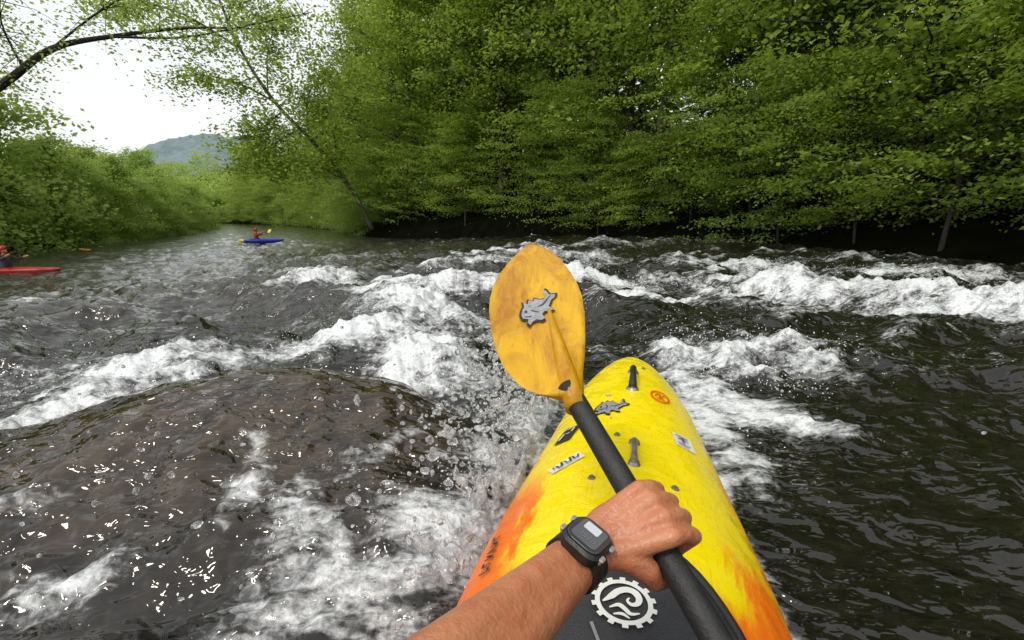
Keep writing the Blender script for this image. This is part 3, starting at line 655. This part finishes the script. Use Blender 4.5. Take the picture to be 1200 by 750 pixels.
# ------------------------------------------------------------ person
def caps_mesh(name,chains,voxel,sm,extra=None):
    bm=bmesh.new()
    for ch in chains:
        for i,(p,r) in enumerate(ch):
            bmesh.ops.create_icosphere(bm,subdivisions=3 if extra is None else extra,radius=r,matrix=Matrix.Translation(p))
            if i:
                p0,r0=ch[i-1]; p0=Vector(p0); p1=Vector(p); dd=p1-p0; L=dd.length
                if L<1e-5: continue
                M=Matrix.Translation((p0+p1)/2)@dd.to_track_quat('Z','Y').to_matrix().to_4x4()
                bmesh.ops.create_cone(bm,cap_ends=True,segments=24 if extra is None else 10,radius1=r0,radius2=r,depth=L,matrix=M)
    me=bpy.data.meshes.new(name); bm.to_mesh(me); bm.free()
    o=bpy.data.objects.new(name,me); link(o)
    md=o.modifiers.new('r','REMESH'); md.mode='VOXEL'; md.voxel_size=voxel; md.use_smooth_shade=True
    s=o.modifiers.new('s','SMOOTH'); s.iterations=sm; s.factor=.5
    bpy.context.view_layer.update(); dg=bpy.context.evaluated_depsgraph_get()
    m2=bpy.data.meshes.new_from_object(o.evaluated_get(dg)); bpy.data.objects.remove(o); bpy.data.meshes.remove(me); m2.name=name
    m2.materials.clear()
    for p in m2.polygons: p.use_smooth=True
    return m2
hh=Vector((.939,.300,.167)).normalized(); hk=-d; hn=Vector((0,-.486,.872)).normalized(); HSC=.88
def HP(h_,n_,k_): return G+(hh*h_+hn*n_+hk*k_)*HSC
wr=HP(-.090,.002,-.004); el=Vector((-.082,.214,.687)); fdir=(el-wr).normalized()
chains=[]
for k_,r_,sc_f,dh in ((-.034,.0088,1.0,-.002),(-.0115,.0092,1.06,.003),(.011,.0087,1.0,.001),(.031,.0077,.84,-.005)):
    R_=.0165+r_
    chains.append([(HP(-.045,.018,k_*.75),.0105),(HP(.004+dh,.034,k_),r_*1.20),(HP(.022+dh,.028,k_*1.02),r_*.94),(HP(.038*sc_f,.010,k_*1.03),r_*1.08),(HP(R_*1.04,-.010,k_*1.02),r_*.90),(HP(.017,-R_*.90,k_),r_*.96),(HP(-.004,-R_*1.06,k_*.98),r_*.88)])
chains.append([(HP(-.07,.006,-.012),.0165),(HP(-.045,.007,-.03),.0162),(HP(-.03,-.004,-.046),.0135),(HP(-.022,-.020,-.055),.0110),(HP(-.004,-.034,-.054),.0104),(HP(.014,-.036,-.048),.0085)])
for k_ in (-.022,0.,.020): chains.append([(wr+hk*k_*.45,.0162),(HP(-.055,.012,k_),.014),(HP(-.02,.021,k_*1.15),.0135),(HP(-.002,.025,k_*1.2),.0112)])
px=hk-fdir*hk.dot(fdir); px.normalize()
for o_ in (-1,0,1):
    chains.append([(wr+px*o_*.0075,.0172),(wr.lerp(el,.25)+px*o_*.009,.0195),(wr.lerp(el,.55)+px*o_*.011,.0235),(wr.lerp(el,.8)+px*o_*.011,.0285),(el,.036)])
shL=Vector((-.185,-.12,.77)); shR=Vector((.185,-.12,.77))
chains.append([(el,.038),(el.lerp(shL,.5),.050),(shL,.06)])
elR=Vector((.36,-.30,.58)); hR=N+d*.80
chains.append([(shR,.06),(shR.lerp(elR,.5),.050),(elR,.041),(elR.lerp(hR,.5),.034),(hR+Vector((0,-.04,.04)),.026),(hR+Vector((-.0,-.0,.018)),.034)])
for k_ in (-.03,-.01,.01,.03): chains.append([(hR+d*k_+Vector((0,-.01,.03)),.012),(hR+d*k_+Vector((.03,.01,.01)),.010),(hR+d*k_+Vector((.015,.015,-.024)),.009)])
chains.append([(hR+Vector((-.02,-.02,.02)),.014),(hR+d*-.045+Vector((-.025,0,-.01)),.011),(hR+d*-.05+Vector((0,.005,-.03)),.010)])
for sx in (-1,1):
    chains.append([((sx*.08,-.14,.22),.11),((sx*.07,-.15,.42),.10),((sx*.09,-.15,.62),.11),((sx*.13,-.13,.74),.075)])
    chains.append([((sx*.08,-.12,.12),.09),((sx*.13+.07,.25,.17),.07),((sx*.13+.12,.45,.20),.055),((sx*.09+.2,.85,.08),.045)])
chains.append([((-.13,-.13,.74),.07),((.13,-.13,.74),.07)])
chains.append([((0,-.14,.76),.06),((0,-.15,.86),.055),((0,-.165,.96),.075),((0,-.17,1.02),.09)])
chains.append([((0,-.12,.925),.045),((0,-.09,.93),.03)])
bme=caps_mesh('body',chains,.0026,3)
t=NT('skin'); o=t.obj(); n=t.noise(o,18,6,.65); n2=t.noise(o,220,3,.6); n3=t.noise(t.obj((1,1,1)),45,4,.6,.4)
c=t.mix(t.mr(n,.3,.7),(.44,.150,.065),(.60,.255,.13)); c=t.mix(t.math('MULTIPLY',t.mr(n3,.48,.75),.5),c,(.48,.10,.045))
MS=t.done(t.prin(c,.34,t.bump(t.math('ADD',t.math('MULTIPLY',n2,.5),n3),.55,.004),Subsurface_Weight=.06,Subsurface_Radius=(.01,.004,.002)))
person=empty('person',(0,0,0),0,"paddler with bare tanned forearm and black watch gripping paddle","person")
ob('body',bme,MS,person)
vest=caps_mesh('life_vest',[[((sx*.075,-.15,.36),.125),((sx*.09,-.155,.60),.13),((sx*.10,-.14,.72),.085)] for sx in (-1,1)]+[[((-.08,-.15,.5),.12),((.08,-.15,.5),.12)]],.012,3)
ob('life_vest',vest,simple('red_vest_fabric',(.35,.03,.03),.8,.2,30,.004,90),person)
hm=caps_mesh('helmet',[[((0,-.185,1.05),.108),((0,-.20,1.02),.11)]],.01,2); ob('helmet',hm,simple('helmet_shell',(.05,.05,.055),.3,.1,10),person)
# watch
Wc=wr+fdir*.020; wn=hn-fdir*hn.dot(fdir); wn.normalize(); wt=wn.cross(fdir).normalized()
watch=empty('wrist_watch',Wc,0,"chunky black digital sports watch strapped around the wrist","watch")
V=[];F=[]; n=48; prof=[(-.013,.0),(-.013,.004),(.013,.004),(.013,0)]
def ell(a,e): 
    ra,rb=.0264+e,.0207+e; return wt*(ra*math.cos(a))+wn*(rb*math.sin(a))
for k in range(n):
    a=2*math.pi*k/n
    for (x,e) in prof: V.append(fdir*x+ell(a,e))
F=[(k*4+j,((k+1)%n)*4+j,((k+1)%n)*4+(j+1)%4,k*4+(j+1)%4) for k in range(n) for j in range(4)]
ob('strap',mesh_pd('strap',V,F,False),MBlk,watch)
def rbox(name,c,a,b,h,r,mat,parent,bev=.002):
    pts=[]
    for (sx,sy,a0) in ((1,1,0),(-1,1,90),(-1,-1,180),(1,-1,270)):
        for k in range(8):
            an=math.radians(a0+90*k/7); pts.append((sx*(a/2-r)+r*math.cos(an),sy*(b/2-r)+r*math.sin(an)))
    bm=bmesh.new(); m=len(pts)
    lay=[(0,-.002),(h-bev,0),(h,-bev)]; rows=[]
    for (z,ins) in lay:
        rows.append([bm.verts.new(c+fdir*(x*(1+2*ins/a))+wt*(y*(1+2*ins/b))+wn*z) for x,y in pts])
    for q in range(2):
        for k in range(m): bm.faces.new((rows[q][k],rows[q][(k+1)%m],rows[q+1][(k+1)%m],rows[q+1][k]))
    bm.faces.new(rows[2]); bm.faces.new(rows[0][::-1]); me=bpy.data.meshes.new(name); bm.to_mesh(me); bm.free(); return ob(name,me,mat,parent)
cc=wn*.0195
case=rbox('case',cc,.050,.045,.014,.013,MBlk,watch,.003)
rbox('bezel',cc+wn*.0142,.043,.038,.0018,.011,simple('bezel_grey',(.06,.06,.066),.3),case,.0006)
rbox('screen',cc+wn*.0162,.034,.029,.0006,.005,simple('lcd_screen',(.14,.145,.16),.12,.1,30),case,.0002)
rbox('screen_window',cc+wn*.0170-fdir*.008-wt*.001,.013,.017,.0005,.002,simple('lcd_bright',(.70,.71,.76),.15,.05),case,.0001)
MBt=simple('pale_button',(.30,.30,.31),.3,.1)
for sx in (-1,1):
    for sy in (-1,1): rbox('watch_button',cc+wn*.005+wt*(sy*.0230)+fdir*(sx*.011),.009,.006,.007,.002,MBt,case,.001)
V=[];F=[]
def dg_(cx,cy,s,segs):
    S={'a':((-.5,1),(.5,1)),'b':((.5,1),(.5,0)),'c':((.5,0),(.5,-1)),'d':((-.5,-1),(.5,-1)),'e':((-.5,0),(-.5,-1)),'f':((-.5,1),(-.5,0)),'g':((-.5,0),(.5,0))}
    for q in segs: stroke([(cx+S[q][0][0]*s,cy+S[q][0][1]*s),(cx+S[q][1][0]*s,cy+S[q][1][1]*s)],s*.3,V,F)
dg_(-.007,0,.0028,'bc'); dg_(-.002,0,.0028,'abged'); dg_(.003,0,.0028,'afgcd'); dg_(.008,0,.0028,'abcdef')
wl=lambda x,y,off: cc+wn*(.0169+off)+wt*x+fdir*(.007+y)
decal('screen_digits',V,F,MGy,case,(0,0),0,wl,.0004)

# ------------------------------------------------------------ distant kayakers
hm_small=hull_mesh('hull')
def kayaker(x,y,rz,hc,jc,bc,klabel,plabel,dlabel,lift=.0,sc=.8,tipc=None,hgt=.8,crew=True):
    z=float(base_level(np.array([x]),np.array([y]))[0])+.08+lift
    t=NT('kayak_plastic'); s_=t.attr('along'); n=t.noise(t.obj(),6,3,.5)
    c=t.mix(t.mr(n,.3,.7),tuple(v*.9 for v in hc),hc)
    if tipc: c=t.mix(t.mr(s_,-.45,-.55),c,tipc)
    mk=t.done(t.prin(c,.3)); me=hm_small.copy(); me.materials.clear(); me.materials.append(mk)
    k=empty('kayak',(x,y,z),rz,klabel,'kayak','other kayaks on the river'); k.scale=(sc,sc,sc*hgt)
    h=ob('hull',me,None,k); h.location=(0,-.65,0)
    n=24
    pts=[(.22*math.cos(2*math.pi*q/n),-.62+.42*math.sin(2*math.pi*q/n)+.2,.40) for q in range(n)]+[(0,-.42,.42)]
    F=[(q,(q+1)%n,n) for q in range(n)]; ob('spray_skirt',mesh_pd('spray_skirt',pts,F),MSk,k)
    if not crew: return
    p=empty('person',(x,y,z),rz,plabel,'person','other paddlers on the river'); p.scale=(sc*1.1,)*3
    hl=Vector((-.36,.22,.62)); hr=Vector((.34,.20,.72)); s0=-.25
    ch=[[((sx*.07,s0,.2),.12),((sx*.07,s0,.42),.12),((sx*.09,s0,.58),.10)] for sx in(-1,1)]
    ch+=[[((-.17,s0,.63),.07),((.17,s0,.63),.07)],[((0,s0,.66),.055),((0,s0,.74),.055),((0,s0+.02,.84),.095),((0,s0+.01,.89),.09)],[((0,s0+.1,.80),.03),((0,s0+.115,.81),.018)],
         [((-.2,s0,.62),.065),((-.34,s0+.12,.50),.045),(tuple(hl),.04)],[((.2,s0,.62),.065),((.36,s0+.1,.52),.045),(tuple(hr),.04)]]
    bme=caps_mesh('body',ch,.015,3); bme.materials.append(simple('jacket',jc,.7,.15,20)); bme.materials.append(MS)
    for pl in bme.polygons:
        if (pl.center.z>.70 and abs(pl.center.x)<.2) or (pl.center.y>.1 and abs(pl.center.x)>.3): pl.material_index=1
    ob('body',bme,None,p)
    hm=caps_mesh('helmet',[[((0,s0-.005,.91),.115),((0,s0-.02,.88),.112)]],.015,2); ob('helmet',hm,simple('helmet_color',(.4,.02,.02),.3,.1,10),p)
    pd=empty('paddle',(x,y,z),rz,dlabel,'paddle','paddles held by other paddlers'); pd.scale=(sc*1.1,)*3
    dv=(hr-hl).normalized(); dv.y+=.9; dv.z+=.1; dv.normalize(); c=(hl+hr)/2; V=[];F=[]; tube([c-dv*.62,c+dv*.62],[.016,.016],8,V,F); ob('shaft',mesh_pd('shaft',V,F),MSh,pd)
    mb=simple('blade_plastic',bc,.4,.1,10)
    for e in (-1,1):
        up=Vector((-.5,.2,1)); up=(up-dv*up.dot(dv)).normalized(); out=[]
        for q in range(20):
            a=2*math.pi*q/20; out.append(c+dv*e*(.83+.24*math.cos(a))+up*(.14*math.sin(a)*(1+.15*math.cos(a))))
        nb=up.cross(dv)*.006; V=[v+nb for v in out]+[v-nb for v in out]; F=[tuple(range(20)),tuple(range(20,40))[::-1]]+[(q,(q+1)%20,20+(q+1)%20,20+q) for q in range(20)]
        ob('blade',mesh_pd('blade',V,F,False),mb,pd)
kayaker(-15.6,29.5,math.radians(-75),(.02,.05,.42),(.30,.03,.02),(.95,.68,.02),"blue whitewater kayak with yellow stern on calmer water","paddler in red jacket and helmet seated in blue kayak","yellow bladed paddle raised across blue kayak",.0,.80,(.8,.6,.02))
kayaker(-15.9,15.0,math.radians(-84),(.42,.025,.018),(.05,.05,.06),(.05,.05,.05),"red whitewater kayak drifting near the bank","paddler in dark jacket seated in red kayak","black paddle held across red kayak",-.12,.80,None,.7)
kayaker(-21.3,23.6,math.radians(60),(.75,.42,.05),(.25,.14,.08),(.6,.4,.05),"small low yellow-orange kayak drifting by the bank",None,None,-.06,.40,None,.8,False)

# ------------------------------------------------------------ splash
def ico(sub):
    bm=bmesh.new(); bmesh.ops.create_icosphere(bm,subdivisions=sub,radius=1); bm.verts.ensure_lookup_table()
    a=np.array([v.co[:] for v in bm.verts]); b=np.array([[v.index for v in f.verts] for f in bm.faces]); bm.free(); return a,b
rg=np.random.default_rng(21)
def okp(a):
    ks=(a[0]-KO[0])*KA[0]+a[1]*KA[1]; kw=(a[0]-KO[0])*KB[0]+a[1]*KB[1]
    if abs(kw)<.345 and ks<2.42 and a[2]<.45: return False
    if a[1]<.75 and abs(a[0])<.5: return False
    return a[2]>-.02
C=[];S=[]
def spray(n,c,sig,smin,smax,pw=5):
    p=rg.normal(size=(n,3))*np.array(sig)+np.array(c); s=smin+(smax-smin)*rg.uniform(0,1,n)**pw
    for a,b in zip(p,s):
        if okp(a): C.append(a); S.append(b)
spray(1300,(.02,1.9,.30),(.13,.3,.14),.0015,.013,3.5)
spray(1300,(-.08,1.45,.24),(.14,.3,.11),.0015,.012,3.5)
spray(500,(-.35,1.2,.14),(.28,.2,.10),.001,.009)
spray(200,(1.15,2.5,.25),(.35,.35,.12),.0015,.007)
spray(200,(-.9,2.3,.4),(.5,.4,.15),.001,.006)
spray(160,(0,3.2,.9),(.9,.8,.5),.001,.0045)
spray(400,(-1.1,1.4,.26),(.5,.3,.12),.001,.008)
def drops(name,C,S,sub,mat,label):
    bv,bf=ico(sub); C=np.array(C);S=np.array(S); n=len(C)
    st=rg.uniform(.6,1.6,(n,1,3)); wob=1+.22*np.sin(bv[None]*rg.uniform(2,4,(n,1,1))+rg.uniform(0,6,(n,1,3)))[:,:,[1,2,0]]
    V=(bv[None]*wob*st*S[:,None,None]+C[:,None]).reshape(-1,3); F=(bf[None]+(np.arange(n)*len(bv))[:,None,None]).reshape(-1,3)
    ob(name,mesh_np(name,V,F),mat,kind='stuff',label=label,category='water')
def water_glass(name,lo,hi_):
    t=NT(name); o=t.obj(); gl=t.prin((.97,.98,1.),.015,t.bump(t.noise(o,60,2,.5),.5,.01),IOR=1.36,Transmission_Weight=1.0)
    wh=t.prin((.88,.90,.92),.25,t.bump(t.noise(o,90,3,.6),.6,.01)); ms=t.n('ShaderNodeMixShader'); t.l(t.mr(t.noise(o,20,5,.65),.40,.66,lo,hi_),ms.inputs[0]); t.l(gl,ms.inputs[1]); t.l(wh,ms.inputs[2])
    return t.done(ms.outputs[0])
MD=water_glass('water_drops',.0,.4); MD2=water_glass('water_sheet',.02,.6)
drops('water_spray',C,S,2,MD,"glassy water droplets thrown up beside the kayak")
C=[];S=[]
for (cx,cy,rx,ry,ro,s,h) in FO:
    if s<.75 or math.hypot(cx,cy)>9: continue
    dist=math.hypot(cx,cy); n=int(80*min(1.,(3.5/dist)))
    for q in range(n):
        x=cx+rg.normal()*rx*.5; y=cy+rg.normal()*ry*.5; a=(x,y,base_level(x,y)+h+abs(rg.normal())*.08+.02)
        if okp(a): C.append(a); S.append(.0009+.0020*rg.uniform()**2+.0004*dist)
MF=simple('fine_foam_spray',(.85,.87,.88),.4,.05,30)
drops('foam_spray',C,S,1,MF,"fine white spray hanging over breaking foam")
# thick lobes of clear water heaving up beside the hull, breaking into beads
ch=[]
for q in range(210):
    s=.95+1.35*(q+rg.uniform())/210
    w0=-(float(hi(HW,s))+.05+.16*rg.uniform()**1.4); p=KO+KA*s+KB*w0; z=rg.uniform(.0,.14)
    amp=.4+.6*abs(math.sin(s*5.3+1))
    a=Vector((p[0],p[1],z)); dv=Vector((rg.normal()*.5-.3,rg.normal()*.7,1.0)).normalized(); L=rg.uniform(.04,.17)*amp; k=int(rg.integers(3,6)); c=[]
    r0=rg.uniform(.008,.022)
    for j in range(k):
        f=j/(k-1); pt=a+dv*L*f+Vector(rg.normal(size=3))*.010
        if not okp(pt): break
        c.append((tuple(pt),max(.004,r0*(1-.7*f)*rg.uniform(.6,1.3))))
    if len(c)>1: ch.append(c)
sm_=caps_mesh('water_splash',ch,.0042,3,1)
co=np.zeros(len(sm_.vertices)*3,np.float32); sm_.vertices.foreach_get('co',co); co=co.reshape(-1,3)
co=co+np.stack([.006*fbm(co[:,1]*38,co[:,2]*38,2),.006*fbm(co[:,0]*38,co[:,2]*38+9,2),.006*fbm(co[:,0]*38+5,co[:,1]*38,2)],-1)
sm_.vertices.foreach_set('co',np.ascontiguousarray(co,dtype=np.float32).ravel()); sm_.update()
ob('water_splash',sm_,MD2,kind='stuff',label="thick clear heave of splashing water beside the hull",category='water')
print('done')
